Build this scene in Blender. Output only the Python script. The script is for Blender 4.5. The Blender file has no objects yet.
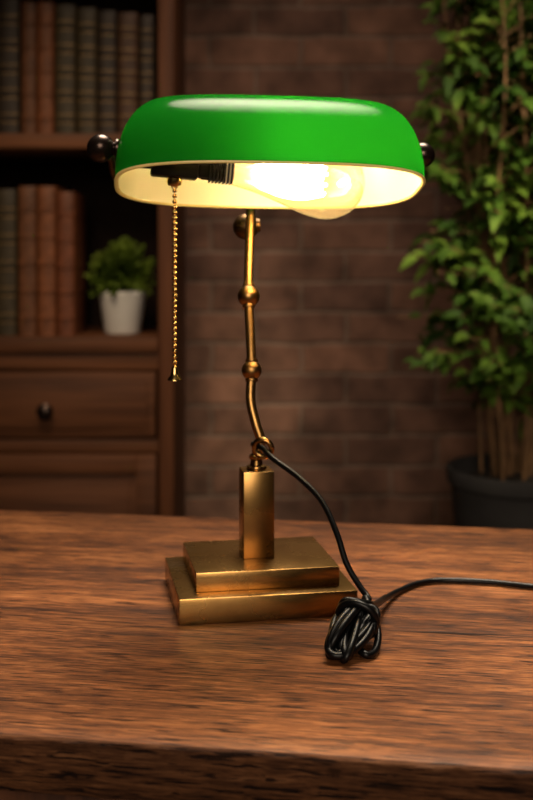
import bpy, bmesh, math, random
from mathutils import Vector, Matrix, noise
random.seed(7)
S = bpy.context.scene
COL = S.collection
TZ = 0.75            # table top height

# ---------------------------------------------------------------- helpers
def link(o, parent=None):
    COL.objects.link(o)
    if parent: o.parent = parent
    return o
def mesh_obj(name, verts, faces, mats, midx=None, smooth=True, parent=None, angle=None):
    me = bpy.data.meshes.new(name)
    me.from_pydata([tuple(v) for v in verts], [], faces)
    for m in (mats if isinstance(mats, (list, tuple)) else [mats]): me.materials.append(m)
    if midx:
        for p, i in zip(me.polygons, midx): p.material_index = i
    bm = bmesh.new(); bm.from_mesh(me)
    bmesh.ops.recalc_face_normals(bm, faces=bm.faces)
    bm.to_mesh(me); bm.free()
    for p in me.polygons: p.use_smooth = smooth
    if smooth and angle: me.set_sharp_from_angle(angle=math.radians(angle))
    o = bpy.data.objects.new(name, me)
    return link(o, parent)
def empty(name, loc=(0,0,0), rz=0, label=None, category=None, group=None):
    o = bpy.data.objects.new(name, None); o.location = loc; o.rotation_euler = (0,0,rz)
    o.empty_display_size = 0.05
    link(o); tag(o, label, category, group); return o
def tag(o, label=None, category=None, group=None, kind=None):
    if label: o["label"] = label
    if category: o["category"] = category
    if group: o["group"] = group
    if kind: o["kind"] = kind
    return o

class Geo:
    def __init__(s): s.v=[]; s.f=[]; s.m=[]
    def add(s, v, f, mi=0):
        o=len(s.v); s.v+= [Vector(x) for x in v]; s.f+=[[i+o for i in q] for q in f]; s.m+=[mi]*len(f)
    def obj(s, name, mats, parent=None, smooth=True, angle=40):
        return mesh_obj(name, s.v, s.f, mats, s.m, smooth, parent, angle)
    def box(s, c, d, bev=0.0, rot=None, mi=0, seg=2):
        bm=bmesh.new(); bmesh.ops.create_cube(bm,size=1)
        for v in bm.verts: v.co=Vector((v.co.x*d[0],v.co.y*d[1],v.co.z*d[2]))
        if bev>0: bmesh.ops.bevel(bm, geom=list(bm.edges), offset=bev, segments=seg, profile=0.5, affect='EDGES')
        M=Matrix.Translation(Vector(c))
        if rot is not None: M=M@rot
        bm.verts.index_update()
        s.add([M@v.co for v in bm.verts],[[v.index for v in f.verts] for f in bm.faces],mi); bm.free()
    def lathe(s, prof, c=(0,0,0), axis=(0,0,1), seg=32, mi=0):
        q=Vector((0,0,1)).rotation_difference(Vector(axis).normalized()); c=Vector(c)
        v=[];rings=[]
        for r,z in prof:
            if r<1e-6: rings.append([len(v)]); v.append(c+q@Vector((0,0,z)))
            else:
                rings.append(list(range(len(v),len(v)+seg)))
                for k in range(seg):
                    a=2*math.pi*k/seg; v.append(c+q@Vector((r*math.cos(a),r*math.sin(a),z)))
        f=[]
        for A,B in zip(rings[:-1],rings[1:]):
            for k in range(seg):
                k2=(k+1)%seg
                if len(A)==1 and len(B)==1: continue
                if len(A)==1: f.append([A[0],B[k2],B[k]])
                elif len(B)==1: f.append([A[k],A[k2],B[0]])
                else: f.append([A[k],A[k2],B[k2],B[k]])
        if len(rings[0])>1: f.append(rings[0][::-1])
        if len(rings[-1])>1: f.append(rings[-1])
        s.add(v,f,mi)
    def ball(s,c,r,seg=20,rings=10,mi=0,sq=(1,1,1)):
        prof=[(r*math.sin(math.pi*i/rings), -r*math.cos(math.pi*i/rings)) for i in range(rings+1)]
        prof[0]=(0,-r); prof[-1]=(0,r)
        o=len(s.v); s.lathe(prof,(0,0,0),(0,0,1),seg,mi)
        for i in range(o,len(s.v)):
            p=s.v[i]; s.v[i]=Vector((p.x*sq[0]+c[0],p.y*sq[1]+c[1],p.z*sq[2]+c[2]))
    def torus(s,c,R,r,axis=(0,0,1),mi=0,n=28,m=10):
        q=Vector((0,0,1)).rotation_difference(Vector(axis).normalized()); c=Vector(c)
        v=[];f=[]
        for i in range(n):
            a=2*math.pi*i/n
            for j in range(m):
                b=2*math.pi*j/m
                v.append(c+q@Vector(((R+r*math.cos(b))*math.cos(a),(R+r*math.cos(b))*math.sin(a),r*math.sin(b))))
        for i in range(n):
            for j in range(m):
                f.append([i*m+j,((i+1)%n)*m+j,((i+1)%n)*m+(j+1)%m,i*m+(j+1)%m])
        s.add(v,f,mi)
    def tube(s, pts, r, seg=10, mi=0, cap=True):
        pts=[Vector(p) for p in pts]; n=len(pts)
        rr=r if isinstance(r,(list,tuple)) else [r]*n
        T=[(pts[min(i+1,n-1)]-pts[max(i-1,0)]).normalized() for i in range(n)]
        up=Vector((0,0,1)) if abs(T[0].z)<.9 else Vector((1,0,0))
        N=(up-T[0]*up.dot(T[0])).normalized(); v=[]
        for i in range(n):
            if i:
                N=T[i-1].rotation_difference(T[i])@N
                N=(N-T[i]*N.dot(T[i])).normalized()
            B=T[i].cross(N)
            for k in range(seg):
                a=2*math.pi*k/seg; v.append(pts[i]+rr[i]*(N*math.cos(a)+B*math.sin(a)))
        f=[]
        for i in range(n-1):
            for k in range(seg):
                k2=(k+1)%seg; f.append([i*seg+k,i*seg+k2,(i+1)*seg+k2,(i+1)*seg+k])
        if cap: f.append(list(range(seg))[::-1]); f.append(list(range((n-1)*seg,n*seg)))
        s.add(v,f,mi)

def spline(P, n=10):
    P=[Vector(p) for p in P]; out=[]
    Q=[P[0]*2-P[1]]+P+[P[-1]*2-P[-2]]
    for i in range(1,len(Q)-2):
        a,b,c,d=Q[i-1:i+3]
        for k in range(n):
            t=k/n
            out.append(.5*((2*b)+(c-a)*t+(2*a-5*b+4*c-d)*t*t+(-a+3*b-3*c+d)*t**3))
    out.append(P[-1]); return out

# ---------------------------------------------------------------- materials
def new_mat(name):
    m=bpy.data.materials.new(name); m.use_nodes=True
    nt=m.node_tree; b=nt.nodes['Principled BSDF']; return m,nt,b
def N(nt,t,**k):
    n=nt.nodes.new(t)
    for a,v in k.items():
        if a in n.inputs: n.inputs[a].default_value=v
        else: setattr(n,a,v)
    return n
def ramp(nt, stops, src=None):
    r=nt.nodes.new('ShaderNodeValToRGB'); e=r.color_ramp.elements
    while len(e)<len(stops): e.new(.5)
    for x,(p,c) in zip(e,stops): x.position=p; x.color=(*c,1)
    if src: nt.links.new(src,r.inputs[0])
    return r
def coords(nt, scale=(1,1,1), rot=(0,0,0)):
    tc=nt.nodes.new('ShaderNodeTexCoord'); mp=nt.nodes.new('ShaderNodeMapping')
    mp.inputs['Scale'].default_value=scale; mp.inputs['Rotation'].default_value=rot
    nt.links.new(tc.outputs['Object'],mp.inputs[0]); return mp.outputs[0]
def simple(name, col, rough=.5, metal=0, var=.25, nscale=30, bump=0.0, coat=0, spec=.5):
    m,nt,b=new_mat(name)
    n=N(nt,'ShaderNodeTexNoise',Scale=nscale,Detail=5.0); nt.links.new(coords(nt),n.inputs['Vector'])
    r=ramp(nt,[(.3,tuple(c*(1-var) for c in col)),(.7,tuple(min(1,c*(1+var)) for c in col))],n.outputs[0])
    nt.links.new(r.outputs[0],b.inputs['Base Color'])
    b.inputs['Roughness'].default_value=rough; b.inputs['Metallic'].default_value=metal
    b.inputs['Coat Weight'].default_value=coat; b.inputs['Specular IOR Level'].default_value=spec
    if bump:
        bp=N(nt,'ShaderNodeBump',Strength=bump,Distance=.002); nt.links.new(n.outputs[0],bp.inputs['Height']); nt.links.new(bp.outputs[0],b.inputs['Normal'])
    return m
def math_(nt,op,a,b=None,c=None):
    n=nt.nodes.new('ShaderNodeMath'); n.operation=op
    for i,x in enumerate((a,b,c)):
        if x is None: continue
        if isinstance(x,(int,float)): n.inputs[i].default_value=x
        else: nt.links.new(x,n.inputs[i])
    return n.outputs[0]
def brass_mat(name, lo, hi, rough=.3):
    m,nt,b=new_mat(name)
    n=N(nt,'ShaderNodeTexNoise',Scale=22.0,Detail=5.0,Roughness=.5); nt.links.new(coords(nt),n.inputs['Vector'])
    r=ramp(nt,[(.32,lo),(.64,hi)],n.outputs[0]); nt.links.new(r.outputs[0],b.inputs['Base Color'])
    b.inputs['Metallic'].default_value=1.0
    rr=N(nt,'ShaderNodeMapRange'); rr.inputs['From Min'].default_value=.3; rr.inputs['From Max'].default_value=.7
    rr.inputs['To Min'].default_value=rough+.06; rr.inputs['To Max'].default_value=rough-.03
    nt.links.new(n.outputs[0],rr.inputs[0]); nt.links.new(rr.outputs[0],b.inputs['Roughness'])
    return m
def grain(nt,axis,cross,along,detail=4.0,dist=.3,rough=.55):
    sc=[cross]*3; sc[axis]=along
    n=N(nt,'ShaderNodeTexNoise',Scale=1.0,Detail=detail,Roughness=rough,Distortion=dist)
    nt.links.new(coords(nt,tuple(sc)),n.inputs['Vector']); return n.outputs[0]
def wood(name, dark, mid, light, axis=0, rough=.5, scale=1.0, bump=.3, spec=.5):
    m,nt,b=new_mat(name)
    n1=grain(nt,axis,38*scale,1.6*scale,8,.6); n2=grain(nt,axis,9*scale,.9*scale,4,1.2); n3=grain(nt,axis,190*scale,7*scale,3)
    h=math_(nt,'MULTIPLY_ADD',n1,.55,math_(nt,'MULTIPLY',n2,.3)); h=math_(nt,'MULTIPLY_ADD',n3,.22,h)
    r=ramp(nt,[(.40,dark),(.53,mid),(.66,light)],h)
    nt.links.new(r.outputs[0],b.inputs['Base Color'])
    b.inputs['Roughness'].default_value=rough; b.inputs['Specular IOR Level'].default_value=spec
    bp=N(nt,'ShaderNodeBump',Strength=bump,Distance=.002); nt.links.new(h,bp.inputs['Height']); nt.links.new(bp.outputs[0],b.inputs['Normal'])
    return m
def table_wood(name, k=1.0, rough=.5, bumps=.5):
    m,nt,b=new_mat(name)
    broad=grain(nt,0,10,1.0,4,1.0); fine=grain(nt,0,170,12.0,6,.4,.6); hair=grain(nt,0,560,44,4,.2,.6)
    pores=grain(nt,0,400,30,2,.0); wear=grain(nt,0,10,6,7,.2,.75); crack=grain(nt,0,70,3.4,3,.9,.5)
    h=math_(nt,'MULTIPLY',broad,.32); h=math_(nt,'MULTIPLY_ADD',fine,.36,h); h=math_(nt,'MULTIPLY_ADD',hair,.40,h)
    c=lambda *x: tuple(v*k for v in x)
    r=ramp(nt,[(.45,c(.034,.0115,.0045)),(.53,c(.120,.043,.0155)),(.58,c(.190,.072,.026)),(.66,c(.31,.130,.052))],h)
    pr=ramp(nt,[(.38,(.16,.12,.10)),(.43,(1,1,1))],pores)
    cr_=ramp(nt,[(.30,(.10,.08,.07)),(.322,(1,1,1))],crack)
    wr=ramp(nt,[(.35,(.60,.56,.54)),(.62,(1.2,1.18,1.15))],wear)
    last=r.outputs[0]
    for s_ in (pr,wr,cr_):
        m1=N(nt,'ShaderNodeMix',data_type='RGBA',blend_type='MULTIPLY'); m1.inputs[0].default_value=1
        nt.links.new(last,m1.inputs[6]); nt.links.new(s_.outputs[0],m1.inputs[7]); last=m1.outputs[2]
    nt.links.new(last,b.inputs['Base Color'])
    rr=N(nt,'ShaderNodeMapRange'); rr.inputs['From Min'].default_value=.4; rr.inputs['From Max'].default_value=.65
    rr.inputs['To Min'].default_value=rough+.12; rr.inputs['To Max'].default_value=rough-.08
    nt.links.new(h,rr.inputs[0]); nt.links.new(rr.outputs[0],b.inputs['Roughness']); b.inputs['Specular IOR Level'].default_value=.16
    hh=math_(nt,'MULTIPLY_ADD',pr.outputs[0],.25,h); hh=math_(nt,'MULTIPLY_ADD',cr_.outputs[0],.4,hh)
    bp=N(nt,'ShaderNodeBump',Strength=bumps,Distance=.0006); nt.links.new(hh,bp.inputs['Height']); nt.links.new(bp.outputs[0],b.inputs['Normal'])
    return m
M_table = table_wood('table_wood',1.05,.42,.5)
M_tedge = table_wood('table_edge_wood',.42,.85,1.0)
M_case  = wood('bookcase_wood_vertical',(.030,.010,.004),(.080,.027,.010),(.14,.050,.020),2,.6,.7,.2,.2)
M_caseh = wood('bookcase_wood_horizontal',(.032,.011,.005),(.090,.032,.012),(.16,.060,.025),0,.6,.7,.2,.2)
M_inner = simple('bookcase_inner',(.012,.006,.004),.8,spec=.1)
M_brass = brass_mat('aged_brass',(.25,.135,.044),(.40,.225,.072),.25)
M_stem  = brass_mat('stem_brass',(.27,.145,.048),(.38,.205,.066),.33)
M_chain = simple('chain_brass',(.80,.54,.20),.24,1.0,.15,60,.0)
M_brassd= simple('dark_brass',(.13,.070,.026),.42,1.0,.3,60,.05)
M_bronze= simple('dark_bronze',(.045,.028,.022),.25,.8,.3,40)
M_black = simple('black_cord',(.0025,.0025,.003),.34,0,.2,50,spec=.20)
M_bake  = simple('black_bakelite',(.006,.005,.005),.5,0,.2,50,spec=.2)
M_white = simple('white_ceramic',(.66,.64,.60),.35,0,.05,20)
M_gpot  = simple('charcoal_pot',(.042,.038,.037),.8,0,.2,12,.1,spec=.2)
M_soil  = simple('soil',(.02,.012,.008),.9,0,.4,60,.5)
M_cane  = simple('cane_bark',(.18,.09,.035),.7,0,.4,30,.3)
M_gold  = simple('gold_tooling',(.17,.10,.035),.5,.5,.2,60)
M_paper = simple('old_paper',(.42,.33,.2),.9,0,.15,80)
M_floor = wood('floor_wood',(.02,.01,.006),(.05,.024,.012),(.08,.04,.02),0,.5,.4,.2)
M_plast = simple('side_wall_plaster',(.05,.03,.022),.9,0,.15,6)

def leaf_mat(name,a,b_,c):
    m,nt,b=new_mat(name)
    n=N(nt,'ShaderNodeTexNoise',Scale=9.0,Detail=3.0); nt.links.new(coords(nt),n.inputs['Vector'])
    r=ramp(nt,[(.36,a),(.5,b_),(.66,c)],n.outputs[0]); nt.links.new(r.outputs[0],b.inputs['Base Color'])
    b.inputs['Roughness'].default_value=.6; b.inputs['Specular IOR Level'].default_value=.2
    tr=N(nt,'ShaderNodeBsdfTranslucent'); nt.links.new(r.outputs[0],tr.inputs[0])
    mx=N(nt,'ShaderNodeMixShader'); mx.inputs[0].default_value=.35
    nt.links.new(b.outputs[0],mx.inputs[1]); nt.links.new(tr.outputs[0],mx.inputs[2])
    nt.links.new(mx.outputs[0],nt.nodes['Material Output'].inputs[0]); return m
M_leaf = leaf_mat('tree_leaf',(.020,.050,.005),(.060,.120,.012),(.16,.25,.03))
M_leafs= leaf_mat('herb_leaf',(.06,.10,.008),(.15,.22,.025),(.27,.34,.06))

# brick
M_brick,nt,b=new_mat('brick')
tc=nt.nodes.new('ShaderNodeTexCoord'); sp=nt.nodes.new('ShaderNodeSeparateXYZ'); cb=nt.nodes.new('ShaderNodeCombineXYZ')
nt.links.new(tc.outputs['Object'],sp.inputs[0]); nt.links.new(sp.outputs[0],cb.inputs[0]); nt.links.new(sp.outputs[2],cb.inputs[1])
nz=N(nt,'ShaderNodeTexNoise',Scale=9.0,Detail=3.0); nt.links.new(tc.outputs['Object'],nz.inputs['Vector'])
vm=N(nt,'ShaderNodeVectorMath',operation='MULTIPLY_ADD'); nt.links.new(nz.outputs[1],vm.inputs[0]); vm.inputs[1].default_value=(.022,.018,0); nt.links.new(cb.outputs[0],vm.inputs[2])
br=N(nt,'ShaderNodeTexBrick'); nt.links.new(vm.outputs[0],br.inputs['Vector'])
br.inputs['Scale'].default_value=1; br.inputs['Brick Width'].default_value=.235; br.inputs['Row Height'].default_value=.080
br.inputs['Mortar Size'].default_value=.008; br.inputs['Mortar Smooth'].default_value=.9; br.inputs['Bias'].default_value=-.1
br.inputs['Color1'].default_value=(.160,.080,.052,1); br.inputs['Color2'].default_value=(.088,.046,.033,1); br.inputs['Mortar'].default_value=(.140,.094,.070,1)
n2=N(nt,'ShaderNodeTexNoise',Scale=13.0,Detail=6.0); nt.links.new(tc.outputs['Object'],n2.inputs['Vector'])
rp=ramp(nt,[(.3,(.55,.55,.55)),(.7,(1.35,1.35,1.35))],n2.outputs[0])
mx=N(nt,'ShaderNodeMix',data_type='RGBA',blend_type='MULTIPLY'); mx.inputs[0].default_value=1
nt.links.new(br.outputs[0],mx.inputs[6]); nt.links.new(rp.outputs[0],mx.inputs[7]); nt.links.new(mx.outputs[2],b.inputs['Base Color'])
b.inputs['Roughness'].default_value=.85; b.inputs['Specular IOR Level'].default_value=.2
iv=math_(nt,'MULTIPLY_ADD',br.outputs['Fac'],-.8,math_(nt,'MULTIPLY',n2.outputs[0],.35))
bp=N(nt,'ShaderNodeBump',Strength=.5,Distance=.010); nt.links.new(iv,bp.inputs['Height']); nt.links.new(bp.outputs[0],b.inputs['Normal'])

# glass shade materials
def mix_translucent(nt,b,col,fac):
    tr=N(nt,'ShaderNodeBsdfTranslucent'); tr.inputs[0].default_value=(*col,1)
    mx=N(nt,'ShaderNodeMixShader'); mx.inputs[0].default_value=fac
    nt.links.new(b.outputs[0],mx.inputs[1]); nt.links.new(tr.outputs[0],mx.inputs[2])
    nt.links.new(mx.outputs[0],nt.nodes['Material Output'].inputs[0])
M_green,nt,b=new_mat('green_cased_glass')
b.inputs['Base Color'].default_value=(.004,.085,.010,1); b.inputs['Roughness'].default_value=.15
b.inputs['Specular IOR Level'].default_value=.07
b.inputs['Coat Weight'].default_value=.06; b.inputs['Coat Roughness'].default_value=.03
b.inputs['Emission Color'].default_value=(.006,.36,.012,1); b.inputs['Emission Strength'].default_value=.04  # faint green emission stands in for bulb light passing through the glass
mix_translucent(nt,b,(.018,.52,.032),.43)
M_opal,nt,b=new_mat('opal_glass_lining')
b.inputs['Base Color'].default_value=(.86,.80,.66,1); b.inputs['Roughness'].default_value=.35
mix_translucent(nt,b,(.9,.9,.8),.3)
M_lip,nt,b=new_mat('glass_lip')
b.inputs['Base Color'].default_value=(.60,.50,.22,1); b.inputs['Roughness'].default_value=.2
b.inputs['Emission Color'].default_value=(1,.62,.15,1); b.inputs['Emission Strength'].default_value=.12  # warm emission paints the lit glow of the rim; the lip is no source
M_fil,nt,b=new_mat('filament')
b.inputs['Base Color'].default_value=(1,.6,.2,1); b.inputs['Emission Color'].default_value=(1,.82,.52,1); b.inputs['Emission Strength'].default_value=40
M_bulb=bpy.data.materials.new('amber_bulb_glass'); M_bulb.use_nodes=True; nt=M_bulb.node_tree; nt.nodes.clear()
out=N(nt,'ShaderNodeOutputMaterial'); t=N(nt,'ShaderNodeBsdfTransparent'); t.inputs[0].default_value=(.97,.86,.64,1)
g=N(nt,'ShaderNodeBsdfGlossy',Roughness=.04); lw=N(nt,'ShaderNodeLayerWeight',Blend=.25)
mxs=N(nt,'ShaderNodeMixShader'); nt.links.new(lw.outputs['Facing'],mxs.inputs[0]); nt.links.new(t.outputs[0],mxs.inputs[1]); nt.links.new(g.outputs[0],mxs.inputs[2])
em=N(nt,'ShaderNodeEmission'); em.inputs[0].default_value=(1,.70,.32,1); em.inputs[1].default_value=.22
ad=N(nt,'ShaderNodeAddShader'); nt.links.new(mxs.outputs[0],ad.inputs[0]); nt.links.new(em.outputs[0],ad.inputs[1]); nt.links.new(ad.outputs[0],out.inputs[0])

# ---------------------------------------------------------------- room
def plane_box(name, c, d, mat):
    G=Geo(); G.box((0,0,0),d); o=G.obj(name,mat,smooth=False,angle=None); o.location=c; o["kind"]="structure"; return o
plane_box('floor',(0.1,1.0,-.05),(3.9,4.3,.1),M_floor)
plane_box('wall_back',(0.1,3.05,1.3),(3.9,.1,2.6),M_brick)
plane_box('wall_left',(-1.9,1.0,1.3),(.1,4.2,2.6),M_plast)
plane_box('wall_right',(2.1,1.0,1.3),(.1,4.2,2.6),M_plast)
plane_box('ceiling',(0.1,1.0,2.65),(4.1,4.3,.1),M_plast)

# ---------------------------------------------------------------- table
YAW=math.radians(-8.9)
tbl=empty('desk',(0,.997,0),YAW,"rustic reddish-brown wooden desk with a worn grained top","desk")
W,D,TH=1.8,.60,.036
nx=720
r=.004
prof=[(-D/2+.004,-TH),(-D/2+.002,-TH*.8),(-D/2,-TH*.6),(-D/2,-TH*.4),(-D/2,-TH*.22),(-D/2+r*.1,-r*.5),(-D/2+r*.4,-r*.15),(-D/2+r*.9,0),(-D/2+.03,0),(0,0),(D/2-.03,0),(D/2-r,0),(D/2-r*.3,-r*.3),(D/2,-r),(D/2,-TH)]
v=[];f=[];mi=[]
for i in range(nx+1):
    x=-W/2+W*i/nx
    for j,(y,z) in enumerate(prof):
        if j<8:
            big=noise.noise(Vector((x*7,0,3)))*.0010+noise.noise(Vector((x*34,0,8)))*.0007
            small=noise.noise(Vector((x*60,j*1.9,5)))*.0013+noise.noise(Vector((x*150,j*3.1,1)))*.0006
            y2=y+big+(small if j<6 else small*.25); z2=z+(noise.noise(Vector((x*45,j,1)))*.0008 if j in(4,5) else 0)
            v.append((x,y2,z2+TZ))
        else: v.append((x,y,z+TZ))
m_=len(prof)
for i in range(nx):
    for j in range(m_):
        j2=(j+1)%m_
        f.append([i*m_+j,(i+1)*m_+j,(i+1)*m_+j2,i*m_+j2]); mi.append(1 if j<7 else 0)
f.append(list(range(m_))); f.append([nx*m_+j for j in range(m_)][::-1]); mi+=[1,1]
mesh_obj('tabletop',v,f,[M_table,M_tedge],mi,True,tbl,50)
G=Geo()
for sy in (-1,1): G.box((0,sy*(D/2-.03),TZ-TH-.045),(W-.2,.022,.09),.002)
for sx in (-1,1): G.box((sx*(W/2-.07),0,TZ-TH-.045),(.022,D-.16,.09),.002)
G.obj('apron',M_case,tbl)
for sx in (-1,1):
    for sy in (-1,1):
        G=Geo(); G.box((sx*(W/2-.07),sy*(D/2-.06),(TZ-TH)/2),(.065,.065,TZ-TH),.004); G.obj('leg',M_case,tbl)

# ---------------------------------------------------------------- desk lamp
LC=Vector((-.0088,1.008,TZ)); LYAW=math.radians(10)
lamp=empty('desk_lamp',LC,0,"brass desk lamp with green glass shade and lit bulb","desk lamp")
def L(x,y,z): return Vector((x,y,z+TZ))-LC        # room coordinates -> lamp
Rz=Matrix.Rotation(LYAW,4,'Z')
G=Geo(); G.box((0,0,.0105),(.149,.131,.021),.0008,Rz)
G.box(Rz@Vector((.0020,.003,.029)),(.122,.104,.016),.0008,Rz)
G.obj('base',M_brass,lamp,True,30)
G=Geo(); G.box(Rz@Vector((0,0,.0745)),(.027,.027,.075),.0007,Rz)
G.obj('column',M_brass,lamp,True,30)
G=Geo(); G.lathe([(0,.112),(.0085,.112),(.009,.1135),(.0085,.115),(.0055,.116),(.005,.120),(.0065,.1215),(.0065,.124),(.004,.126),(.004,.131),(0,.131)],(0,0,0))
G.obj('collar',M_brass,lamp,True,50)
stem=spline([L(-.0083,1.006,.124),L(-.0050,1.006,.137),L(-.0095,1.009,.152),L(-.0140,1.015,.172),L(-.0132,1.022,.198),L(-.0145,1.032,.228),L(-.0165,1.046,.264),L(-.0160,1.062,.300),L(-.0150,1.076,.335),L(-.0150,1.086,.362)],10)
G=Geo(); G.tube(stem,.0043,14)
def knot(G,c,d,r):
    G.ball(c,r,28,16); d=Vector(d).normalized()
    for s_ in (-1,1):
        G.lathe([(0,-.0012),(.0054,-.0012),(.0058,0),(.0054,.0012),(0,.0012)],Vector(c)+d*s_*(r*.97),d,20)
knot(G,L(-.0162,1.045,.262),(-.02,.4,1),.0101)
knot(G,L(-.0132,1.022,.197),(0,.25,1),.0090)
G.obj('stem',M_stem,lamp,True,50)
G=Geo(); G.torus(L(-.0030,.998,.1320),.0076,.0026,(.25,1,.2)); G.obj('cord_eyelet',M_brass,lamp)
G=Geo(); c=L(-.0195,1.092,.3262); G.ball(c,.0125,28,16)
G.lathe([(0,-.003),(.006,-.003),(.007,0),(.006,.003),(0,.003)],c+Vector((.0105,0,.001)),(1,0,.1),20)
G.obj('joint_knob',M_brassd,lamp)

# shade
SY=math.radians(6); TILT=math.radians(-14); ROLL=math.radians(.6)
SC=L(.0030,1.0,.3600)
SM=Matrix.Translation(SC)@Matrix.Rotation(SY,4,'Z')@Matrix.Rotation(ROLL,4,'Y')@Matrix.Rotation(TILT,4,'X')
A_,B_,H_=.1338,.0675,.0770
def shade_ring(ph,off,seg=128,ex=3.1):
    p=2/2.35; cs=max(math.cos(ph),0)**p; sn=math.sin(ph)**p
    a=(A_-off)-(1-cs)*.054; b=(B_-off)*cs; z=(H_-off)*sn
    o=[]
    for k in range(seg):
        t_=2*math.pi*k/seg; c_,s_=math.cos(t_),math.sin(t_)
        o.append(Vector((a*math.copysign(abs(c_)**(2/ex),c_), max(b,.0004)*math.copysign(abs(s_)**(2/ex),s_), z)))
    return o
seg=128; nl=26
v=[];f=[];mi=[]
phs=[math.pi/2*(i/nl)**.9 for i in range(nl+1)]
rings=[]
for i in range(nl,-1,-1): rings.append((shade_ring(phs[i],0),0))
rings.append(([q+Vector((0,0,-.0012)) for q in shade_ring(0,-.0004)],2))
rings.append(([q+Vector((0,0,-.0020)) for q in shade_ring(0,.0014)],2))
rings.append(([q+Vector((0,0,-.0012)) for q in shade_ring(0,.0032)],2))
for i in range(0,nl+1): rings.append((shade_ring(phs[i],.0030),1))
for R_,m__ in rings: v+=[SM@q for q in R_]
for i in range(len(rings)-1):
    for k in range(seg):
        k2=(k+1)%seg; f.append([i*seg+k,i*seg+k2,(i+1)*seg+k2,(i+1)*seg+k]); mi.append(rings[i+1][1] if rings[i+1][1]!=1 or rings[i][1]==1 else 2)
f.append(list(range(seg))); mi.append(0); f.append([(len(rings)-1)*seg+k for k in range(seg)]); mi.append(1)
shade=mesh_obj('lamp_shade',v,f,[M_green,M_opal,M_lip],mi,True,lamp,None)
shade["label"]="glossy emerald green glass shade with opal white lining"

# side knobs and yoke
SF=Matrix.Translation(SC)@Matrix.Rotation(SY,4,'Z')@Matrix.Rotation(ROLL,4,'Y')
for sx,kx,kr,ky in ((-1,.1460,.0122,.004),(1,.1375,.0112,.010)):
    G=Geo(); c=SF@Vector((sx*kx,ky,.030)); ax=(SF.to_3x3()@Vector((sx,0,0)))
    G.ball(c,kr,28,16)
    G.lathe([(0,-.0155),(.0075,-.0155),(.0085,-.0145),(.0085,-.0130),(.0055,-.011),(.0055,-.004),(0,-.004)],c,ax,24)
    k=G.obj('shade_knob',M_bronze,lamp); k["label"]="dark bronze ball knob"
G=Geo()
pts=spline([SF@Vector(p) for p in [(-.1370,.004,.030),(-.1380,.030,.022),(-.134,.062,.008),(-.118,.083,.003),(-.06,.086,.003),(0,.086,.003),(.06,.086,.003),(.118,.083,.003),(.134,.062,.008),(.1375,.030,.022),(.1350,.010,.030)]],8)
G.tube(pts,.0032,12); G.obj('yoke',M_brassd,lamp)

# socket & bulb along the shade axis
ax=(Matrix.Rotation(SY,3,'Z')@Vector((1,0,-.095))).normalized()
o0=SF@Vector((-.100,-.014,.0155))
G=Geo(); q=Vector((1,0,0)).rotation_difference(ax).to_matrix().to_4x4()
G.box(o0+ax*.017,(.040,.034,.019),.002,q)
G.box(o0+ax*.042,(.010,.022,.015),.002,q)
for i in range(7): G.box(o0+ax*(.0475+i*.0030),(.0015,.0265,.0205),.0002,q,0,1)
G.lathe([(0,.040),(.0088,.040),(.0088,.0675),(0,.0675)],o0,ax,32)
G.box(o0+ax*(-.010),(.03,.008,.008),.001,q)
G.obj('bulb_socket',M_bake,lamp,True,40)
b0=o0+ax*.065
bp_=[(.0100,-.006),(.0106,0),(.0122,.008),(.0148,.020),(.0188,.034),(.0236,.048),(.0282,.061),(.0312,.073),(.0322,.083),(.0306,.093),(.0258,.103),(.0185,.1105),(.0095,.1148),(0,.1160)]
pp=spline([Vector((a,0,b_)) for a,b_ in bp_],4); prof=[(max(p.x,0),p.z) for p in pp]; prof[-1]=(0,.1160)
G=Geo(); G.lathe([(0,-.006)]+prof,b0,ax,40); bulb_glass=G.obj('bulb_glass',M_bulb,lamp)
bulb_glass["label"]="clear amber glass filament bulb"
G=Geo(); Q=Vector((0,0,1)).rotation_difference(ax)
G.lathe([(0,0),(.006,0),(.005,.02),(.003,.036),(0,.040)],b0,ax,12,1)
for k in range(8):
    a=2*math.pi*k/8; a2=a+math.pi/8
    pA=b0+Q@Vector((.006*math.cos(a),.006*math.sin(a),.020)); pB=b0+Q@Vector((.012*math.cos(a2),.012*math.sin(a2),.082))
    G.tube(spline([pA,pA.lerp(pB,.33)+Q@Vector((.003*math.cos(a),.003*math.sin(a),0)),pA.lerp(pB,.66)+Q@Vector((.003*math.cos(a2),.003*math.sin(a2),0)),pB],4),[.0012,.0024,.0036,.0046,.0052,.0055,.0056,.0055,.0052,.0046,.0036,.0024,.0012],8,0)
G.obj('filament',[M_fil,M_opal],lamp)

# pull chain
cx,cy=-.0776,.972
G=Geo(); top=.3590; bot=.2045
G.lathe([(0,-.004),(.0058,-.004),(.0066,-.001),(.0060,.003),(.003,.005),(0,.005)],L(cx,cy-.002,.3630),(0,-.3,1),20)
G.torus(L(cx,cy-.002,.3580),.0022,.0008,(0,1,0))
nb=34
for i in range(nb):
    zz=top-(top-bot)*i/(nb-1); G.ball(L(cx,cy,zz),.0021,14,10)
G.tube([L(cx,cy,top+.003),L(cx,cy,bot-.002)],.0004,6)
chain=G.obj('pull_chain',M_chain,lamp)
G=Geo(); G.lathe([(0,.012),(.0018,.0118),(.0026,.010),(.0030,.007),(.0038,.0038),(.0060,.0012),(.0063,0),(.0045,0),(0,.0015)],L(cx,cy,.1940),(0,0,1),24)
G.obj('chain_bell',M_chain,chain)

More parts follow.
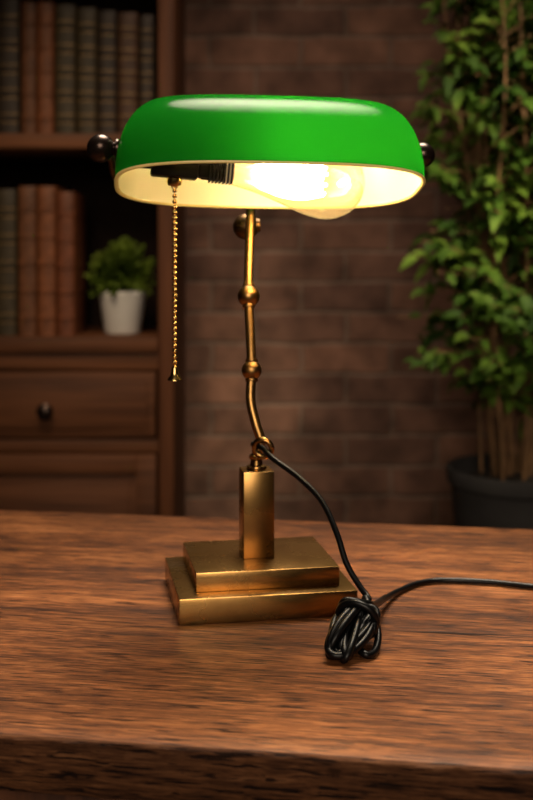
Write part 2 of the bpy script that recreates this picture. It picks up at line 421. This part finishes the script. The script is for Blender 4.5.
# power cord
cr=.0029
path=[(-.012,1.010,.1335),(-.0035,.998,.1320),(.006,.988,.1245),(.028,.972,.1110),(.046,.955,.0950),(.0570,.935,.0740),(.0640,.922,.0530),(.0735,.912,.0380),(.080,.903,.0300)]
C0=Vector((.0635,.868,.0165))
e1=Vector((.40,.82,.36)).normalized(); e2=Vector((.90,-.42,-.05)).normalized(); e3=e1.cross(e2)
loops=[]
turns=11; npt=12
for i in range(turns*npt):
    t_=2*math.pi*i/npt; w=i/(turns*npt)
    a=.0265+.0035*math.sin(w*29); b_=.0085+.0045*math.sin(w*17+1)
    rot=Matrix.Rotation(.22*math.sin(w*21),3,e3) @ Matrix.Rotation(w*math.pi*1.3,3,e1)
    p=C0+rot@(e1*a*math.cos(t_)+e2*b_*math.sin(t_))+e2*(.0040*math.sin(w*13))+e3*(.003*(w-.4))
    p.z=max(p.z,cr+.0002+.003*abs(math.sin(w*40))*(1 if p.z<0 else 0)); loops.append(p)
for P_ in ((.0810,.900,.026),(.0845,.890,.017),(.0850,.876,.009),(.0810,.860,.004),(.0740,.852,.004),(.0690,.860,.008),(.0710,.878,.018),(.0760,.895,.027),(.0780,.900,.031)):
    loops.append(Vector(P_))
wrap=[]
for i in range(14):
    t_=2*math.pi*i/8
    p=C0+e1*(.010+.0062*i/8)+e2*.0150*math.cos(t_)+e3*.0145*math.sin(t_); p.z=max(p.z,cr+.0002); wrap.append(p)
outp=[(.078,.890,.030),(.088,.925,.019),(.101,.978,.008),(.122,1.022,cr),(.150,1.046,cr),(.19,1.045,cr),(.2386,1.028,cr),(.32,.99,cr),(.42,.96,cr),(.50,1.0,cr),(.55,1.05,cr+.004),(.57,1.075,.011)]
full=[Vector(p) for p in path]+loops+wrap+[Vector(p) for p in outp]
sp_=spline(full,7)
for p in sp_: p.z=max(p.z,cr+.0002)
G=Geo(); rad=[]
nA=len(path)*7; nB=(len(path)+len(loops)+len(wrap))*7
for i in range(len(sp_)): rad.append(.0025 if i<nA-7 or i>nB+14 else cr)
G.tube([L(*p) for p in sp_],rad,12); cord=G.obj('power_cord',M_black,lamp); cord["label"]="black power cord coiled into a loose knot"
G=Geo(); pd=Vector((.02,.025,0)).normalized(); q=Vector((1,0,0)).rotation_difference(pd).to_matrix().to_4x4()
G.box(L(.575,1.081,.0115)+pd*.018,(.040,.024,.022),.004,q)
for s_ in (-1,1): G.box(L(.575,1.081,.0115)+pd*.045+pd.cross(Vector((0,0,1)))*.006*s_,(.018,.0015,.006),0,q,1)
G.obj('plug',[M_black,M_brass],cord)

# ---------------------------------------------------------------- bookcase
BX0,BX1=-.82,-.211; FY,BY=2.62,2.995; TP=.036
bc=empty('bookcase',((BX0+BX1)/2,(FY+BY)/2,0),0,"tall dark wooden bookcase with shelves, drawer and door","bookcase")
O=Vector(bc.location)
def bx(name,x0,x1,y0,y1,z0,z1,mat,bev=.003,par=bc):
    G=Geo(); G.box(Vector(((x0+x1)/2,(y0+y1)/2,(z0+z1)/2))-O,(x1-x0,y1-y0,z1-z0),bev); return G.obj(name,mat,par)
bx('side_panel',BX0,BX0+TP,FY,BY,0,2.25,M_case); bx('side_panel',BX1-TP,BX1,FY,BY,0,2.25,M_case)
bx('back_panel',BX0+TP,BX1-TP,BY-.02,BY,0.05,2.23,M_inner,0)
ix0,ix1=BX0+TP,BX1-TP
bx('top_board',ix0,ix1,FY,BY-.02,2.21,2.25,M_caseh)
bx('shelf',ix0,ix1,FY+.005,BY-.02,1.286,1.3206,M_caseh)
bx('shelf',ix0,ix1,FY+.005,BY-.02,1.745,1.78,M_caseh)
bx('counter_shelf',ix0,ix1,FY-.012,BY-.02,.822,.856,M_caseh)
bx('rail',ix0,ix1,FY+.002,FY+.03,.780,.822,M_caseh)
bx('rail',ix0,ix1,FY+.002,FY+.03,.592,.622,M_caseh)
bx('plinth',ix0,ix1,FY+.002,FY+.03,0,.09,M_caseh)
bx('bottom_board',ix0,ix1,FY+.03,BY-.02,.07,.09,M_caseh)
def panel(name,x0,x1,z0,z1,fr,par):
    G=Geo(); y=FY+.008
    def b_(a,c,d,e,y0,y1,bev=.002): G.box(Vector(((a+c)/2,(y0+y1)/2,(d+e)/2))-O,(c-a,y1-y0,e-d),bev)
    b_(x0,x0+fr,z0,z1,y-.006,y+.018); b_(x1-fr,x1,z0,z1,y-.006,y+.018)
    b_(x0+fr,x1-fr,z1-fr,z1,y-.006,y+.018); b_(x0+fr,x1-fr,z0,z0+fr,y-.006,y+.018)
    b_(x0+fr-.001,x1-fr+.001,z0+fr-.001,z1-fr+.001,y+.006,y+.016)
    b_(x0+fr+.015,x1-fr-.015,z0+fr+.015,z1-fr-.015,y+.001,y+.010,.004)
    return G.obj(name,M_caseh,par)
G=Geo(); G.box(Vector(((ix0+ix1)/2,FY+.012,.701))-O,(ix1-ix0-.012,.026,.150),.003)
G.box(Vector(((ix0+ix1)/2,FY-.001,.701))-O,(ix1-ix0-.050,.008,.112),.003)
drawer=G.obj('drawer',M_caseh,bc)
door=panel('cabinet_door',ix0+.005,ix1-.005,.094,.588,.045,bc)
def knob(c,par,nm):
    G=Geo(); G.lathe([(0,-.004),(.016,-.004),(.016,-.001),(.007,.001),(.006,.012),(.012,.016),(.0185,.022),(.0185,.028),(.012,.033),(0,.0345)],Vector(c)-O,(0,-1,0),24)
    return G.obj(nm,M_bronze,par)
knob((-.500,FY-.005,.690),drawer,'drawer_knob')
knob((ix1-.027,FY-.001,.42),door,'door_knob')

# books
def book(x0,x1,z0,h,col,gold,group,label,depth=.16,fy=2.66):
    w=x1-x0-.0012; ns=10
    bands=[.12,.30,.48,.66,.84]
    zs=[(0,0),(.003,0)]
    for b_ in bands:
        zb=b_*h
        zs+= [(zb-.0115,0),(zb-.0088,0),(zb-.0055,0),(zb-.0035,.0028),(zb+.0035,.0028),(zb+.0055,0),(zb+.0088,0),(zb+.0115,0)]
    zs+=[(h-.003,0),(h,-.001)]
    v=[];mi=[];f=[]
    for z,o in zs:
        for k in range(ns+1):
            a=math.pi*k/ns; v.append((-math.cos(a)*(w/2+ (o*.3)), -math.sin(a)*(.007+o)+.0, z))
        v.append((w/2,depth,z)); v.append((-w/2,depth,z))
    n_=ns+3
    for i in range(len(zs)-1):
        zm=(zs[i][0]+zs[i+1][0])/2
        g_=gold and any(abs(abs(zm-b_*h)-.01015)<.0008 for b_ in bands)
        for k in range(n_):
            k2=(k+1)%n_; f.append([i*n_+k,i*n_+k2,(i+1)*n_+k2,(i+1)*n_+k])
            mi.append(1 if g_ and k<ns else 0)
    f.append(list(range(n_))); mi.append(2); f.append([(len(zs)-1)*n_+k for k in range(n_)]); mi.append(2)
    m=bookmats.get(col) or simple('leather_%s'%col,cols[col],.55,0,.35,45,.3,spec=.3); bookmats[col]=m
    o=mesh_obj('book',v,f,[m,M_gold,M_paper],mi,True,None,35)
    o.location=((x0+x1)/2,fy,z0); tag(o,label,'book',group); return o
bookmats={}
cols={'red':(.115,.034,.013),'rust':(.14,.046,.017),'brown':(.10,.036,.014),'olive':(.036,.025,.012),'umber':(.050,.022,.011),'dark':(.024,.015,.010)}
k=2.66/1150
def px(a): return (a-266.5)*k
top=[(-44,-24,'umber',.30,0),(-23,-3,'dark',.30,1),(-2,20,'dark',.315,1),(21.5,37,'brown',.305,0),(37.5,54,'rust',.305,0),(55,76,'olive',.300,1),(77,97,'olive',.293,1),(98,117,'dark',.286,1),(118,138,'umber',.282,1),(139,155,'dark',.276,1)]
LB={'red':'red-brown leather book with raised bands','brown':'brown leather book with raised bands','rust':'rust-brown leather book with raised bands','olive':'dark olive leather book with gilt spine','umber':'dark brown leather book with raised bands','dark':'dark brown leather book with gilt spine'}
for a,b_,c,h,g_ in top: book(px(a),px(b_),1.3207,h,c,g_,'leather books on the upper shelf',LB[c]+' on upper shelf')
low=[(-44,-23,'umber',.335,1),(-22,-4,'dark',.33,1),(-3,17,'olive',.338,1),(18.5,37,'brown',.345,0),(38,56,'rust',.345,0),(57.5,75,'red',.332,0)]
for a,b_,c,h,g_ in low: book(px(a),px(b_),.8562,h,c,g_,'leather books beside the small plant',LB[c]+' on counter shelf')

# ---------------------------------------------------------------- foliage helper
def leaf(G,p,d,n,Ln,Wd,droop=.25,mi=0):
    d=Vector(d).normalized(); n=Vector(n); s_=d.cross(n)
    if s_.length<1e-3: s_=d.cross(Vector((1,0,0)))
    s_.normalize(); n=s_.cross(d).normalized()
    st=[(0,.04,0),(.22,.8,-.0),(.48,1,-.10),(.75,.62,-.28),(1,.0,-.6)]
    v=[]
    for t_,w,dr in st:
        c=Vector(p)+d*Ln*t_+Vector((0,0,dr*droop*Ln))
        v+= [c-s_*Wd/2*w+n*Wd*.16*w, c, c+s_*Wd/2*w+n*Wd*.16*w]
    f=[]
    for i in range(4):
        for j in range(2): f.append([i*3+j,i*3+j+1,(i+1)*3+j+1,(i+1)*3+j])
    G.add(v,f,mi)

# small herb plant
random.seed(3)
sp0=empty('potted_plant',(-.343,2.74,.8562),0,"small leafy green plant in a white ceramic pot","plant")
G=Geo(); G.lathe([(0,0),(.040,0),(.0425,.003),(.0545,.090),(.0565,.094),(.0570,.098),(.0555,.100),(.0530,.099),(.0510,.088),(0,.088)],(0,0,0),(0,0,1),40); G.obj('pot',M_white,sp0,True,50)
G=Geo(); G.lathe([(0,.0885),(.0505,.0885),(.045,.092),(0,.094)],(0,0,0),(0,0,1),24); G.obj('soil',M_soil,sp0)
G=Geo(); C=Vector((0,0,.135))
for i in range(150):
    a=random.uniform(0,6.283); e=random.uniform(-.55,1.5)
    d=Vector((math.cos(a)*math.cos(e),math.sin(a)*math.cos(e),math.sin(e)))
    R_=random.uniform(.65,1.02); tip=C+Vector((d.x*.084,d.y*.072,d.z*.086-.004))*R_
    base=Vector((d.x*.02,d.y*.02,.092)); pts=spline([base,base.lerp(tip,.5)+Vector((0,0,.012)),tip],4)
    G.tube(pts,.0009,4,1)
    for p in pts[3:]:
        for _ in range(3):
            dd=(d+Vector((random.uniform(-1,1),random.uniform(-1,1),random.uniform(-.5,.9)))*.9)
            if p.x<-.068: dd.x=abs(dd.x)*.3
            leaf(G,p,dd,(random.uniform(-.4,.4),-.3,1),random.uniform(.012,.019),random.uniform(.009,.014))
G.obj('foliage',[M_leafs,M_leafs],sp0)

# tall tree plant
random.seed(21)
tp=empty('potted_tree',(.552,2.42,0),0,"tall leafy green potted tree in a charcoal planter","plant")
G=Geo(); G.lathe([(0,0),(.105,0),(.112,.008),(.163,.560),(.171,.567),(.173,.592),(.170,.598),(.163,.596),(.157,.560),(0,.560)],(0,0,0),(0,0,1),56); G.obj('planter',M_gpot,tp,True,40)
G=Geo(); G.lathe([(0,.5605),(.1560,.5605),(.12,.575),(0,.584)],(0,0,0),(0,0,1),32); G.obj('soil',M_soil,tp)
GC=Geo(); GL=Geo(); canes=[]
for i in range(24):
    a=random.uniform(0,6.283); rr=random.uniform(.015,.085)
    b_=Vector((math.cos(a)*rr-.02,math.sin(a)*rr,.57)); tt=b_+Vector((math.cos(a)*random.uniform(.03,.12),math.sin(a)*.1,random.uniform(1.1,1.65)))
    m1=b_.lerp(tt,.35)+Vector((random.uniform(-.02,.02),random.uniform(-.02,.02),0)); m2=b_.lerp(tt,.7)+Vector((random.uniform(-.03,.03),random.uniform(-.03,.03),0))
    pts=spline([b_,m1,m2,tt],10); canes.append(pts)
    GC.tube(pts,[.0042*(1-.6*j/len(pts)) for j in range(len(pts))],7)
def env(z):
    K=[(.60,.03),(.66,.10),(.74,.18),(.82,.24),(.90,.275),(1.0,.235),(1.1,.215),(1.2,.225),(1.3,.240),(1.42,.23),(1.6,.20),(1.9,.22),(2.2,.1)]
    for (a,b_),(c,d) in zip(K[:-1],K[1:]):
        if a<=z<=c: return b_+(d-b_)*(z-a)/(c-a)
    return .1
for i in range(660):
    z=random.uniform(.68,2.12) if i%4==0 else random.uniform(.72,1.62)
    e=env(z); a=random.uniform(0,6.283); rr=e*math.sqrt(random.uniform(.08,1))
    if z<.95 and (rr<.16 and random.random()<.85 or random.random()<.25): continue
    node=Vector((math.cos(a)*rr-.01,math.sin(a)*rr*.9,z))
    cn=random.choice(canes); cp=min(cn,key=lambda p:abs(p.z-(z-.07))); 
    mid=cp.lerp(node,.5)+Vector((0,0,.025))
    tw=spline([cp,mid,node],5); GC.tube(tw,.0014,5)
    od=(node-cp); od.z*=.3
    if od.length<1e-3: od=Vector((1,0,0))
    od.normalize()
    for _ in range(random.randint(6,9)):
        d=od*.6+Vector((random.uniform(-1,1),random.uniform(-1,1),random.uniform(-.8,.5)))
        p=tw[random.randint(3,len(tw)-1)]
        leaf(GL,p,d,(random.uniform(-.5,.5),random.uniform(-1.1,-.1),1),random.uniform(.030,.050),random.uniform(.017,.027),.5)
GC.obj('canes',M_cane,tp); GL.obj('foliage',M_leaf,tp)

# ---------------------------------------------------------------- lights
def area(name,loc,target,size,power,col,spread=180):
    l=bpy.data.lights.new(name,'AREA'); l.shape='DISK'; l.energy=power; l.color=col; l.size=size; l.spread=math.radians(spread)
    o=bpy.data.objects.new(name,l); o.location=loc
    o.rotation_euler=(Vector(target)-Vector(loc)).to_track_quat('-Z','Y').to_euler(); link(o); return o
area('overhead_key',(.18,1.45,2.25),(.10,.88,.75),1.1,8.6,(1,.85,.66),46)  # added overhead key with no real fixture, for desk pool and shade sheen
area('rear_fill',(0,-1.2,1.6),(.03,.95,.76),1.5,3.6,(1,.83,.64),48)
area('wall_wash',(.14,1.9,2.45),(.12,3.0,.98),.5,1.6,(1,.80,.62),60)
area('plant_light',(.85,1.3,2.1),(.50,2.42,1.08),.3,1.6,(1,.88,.62),31)
area('shelf_light',(-.45,1.5,2.0),(-.42,2.7,.92),.4,1.15,(1,.76,.50),54)
pl=bpy.data.lights.new('bulb_light','POINT'); pl.energy=4.2; pl.color=(1,.80,.53); pl.shadow_soft_size=.012
po=bpy.data.objects.new('bulb_light',pl); po.location=LC+b0+ax*.060; link(po)
w=bpy.data.worlds.new('world'); S.world=w; w.use_nodes=True
w.node_tree.nodes['Background'].inputs[0].default_value=(.9,.72,.55,1); w.node_tree.nodes['Background'].inputs[1].default_value=.010

# ---------------------------------------------------------------- camera
cd=bpy.data.cameras.new('camera'); cam=bpy.data.objects.new('camera',cd); link(cam)
cam.location=(0,0,1.054); cam.rotation_euler=(math.radians(90),0,0)
cd.sensor_width=36; cd.lens=51.75; cd.shift_y=-150/800; cd.clip_start=.02
cd.dof.use_dof=True; cd.dof.focus_distance=.87; cd.dof.aperture_fstop=6.4
S.camera=cam
S.view_settings.view_transform='Standard'
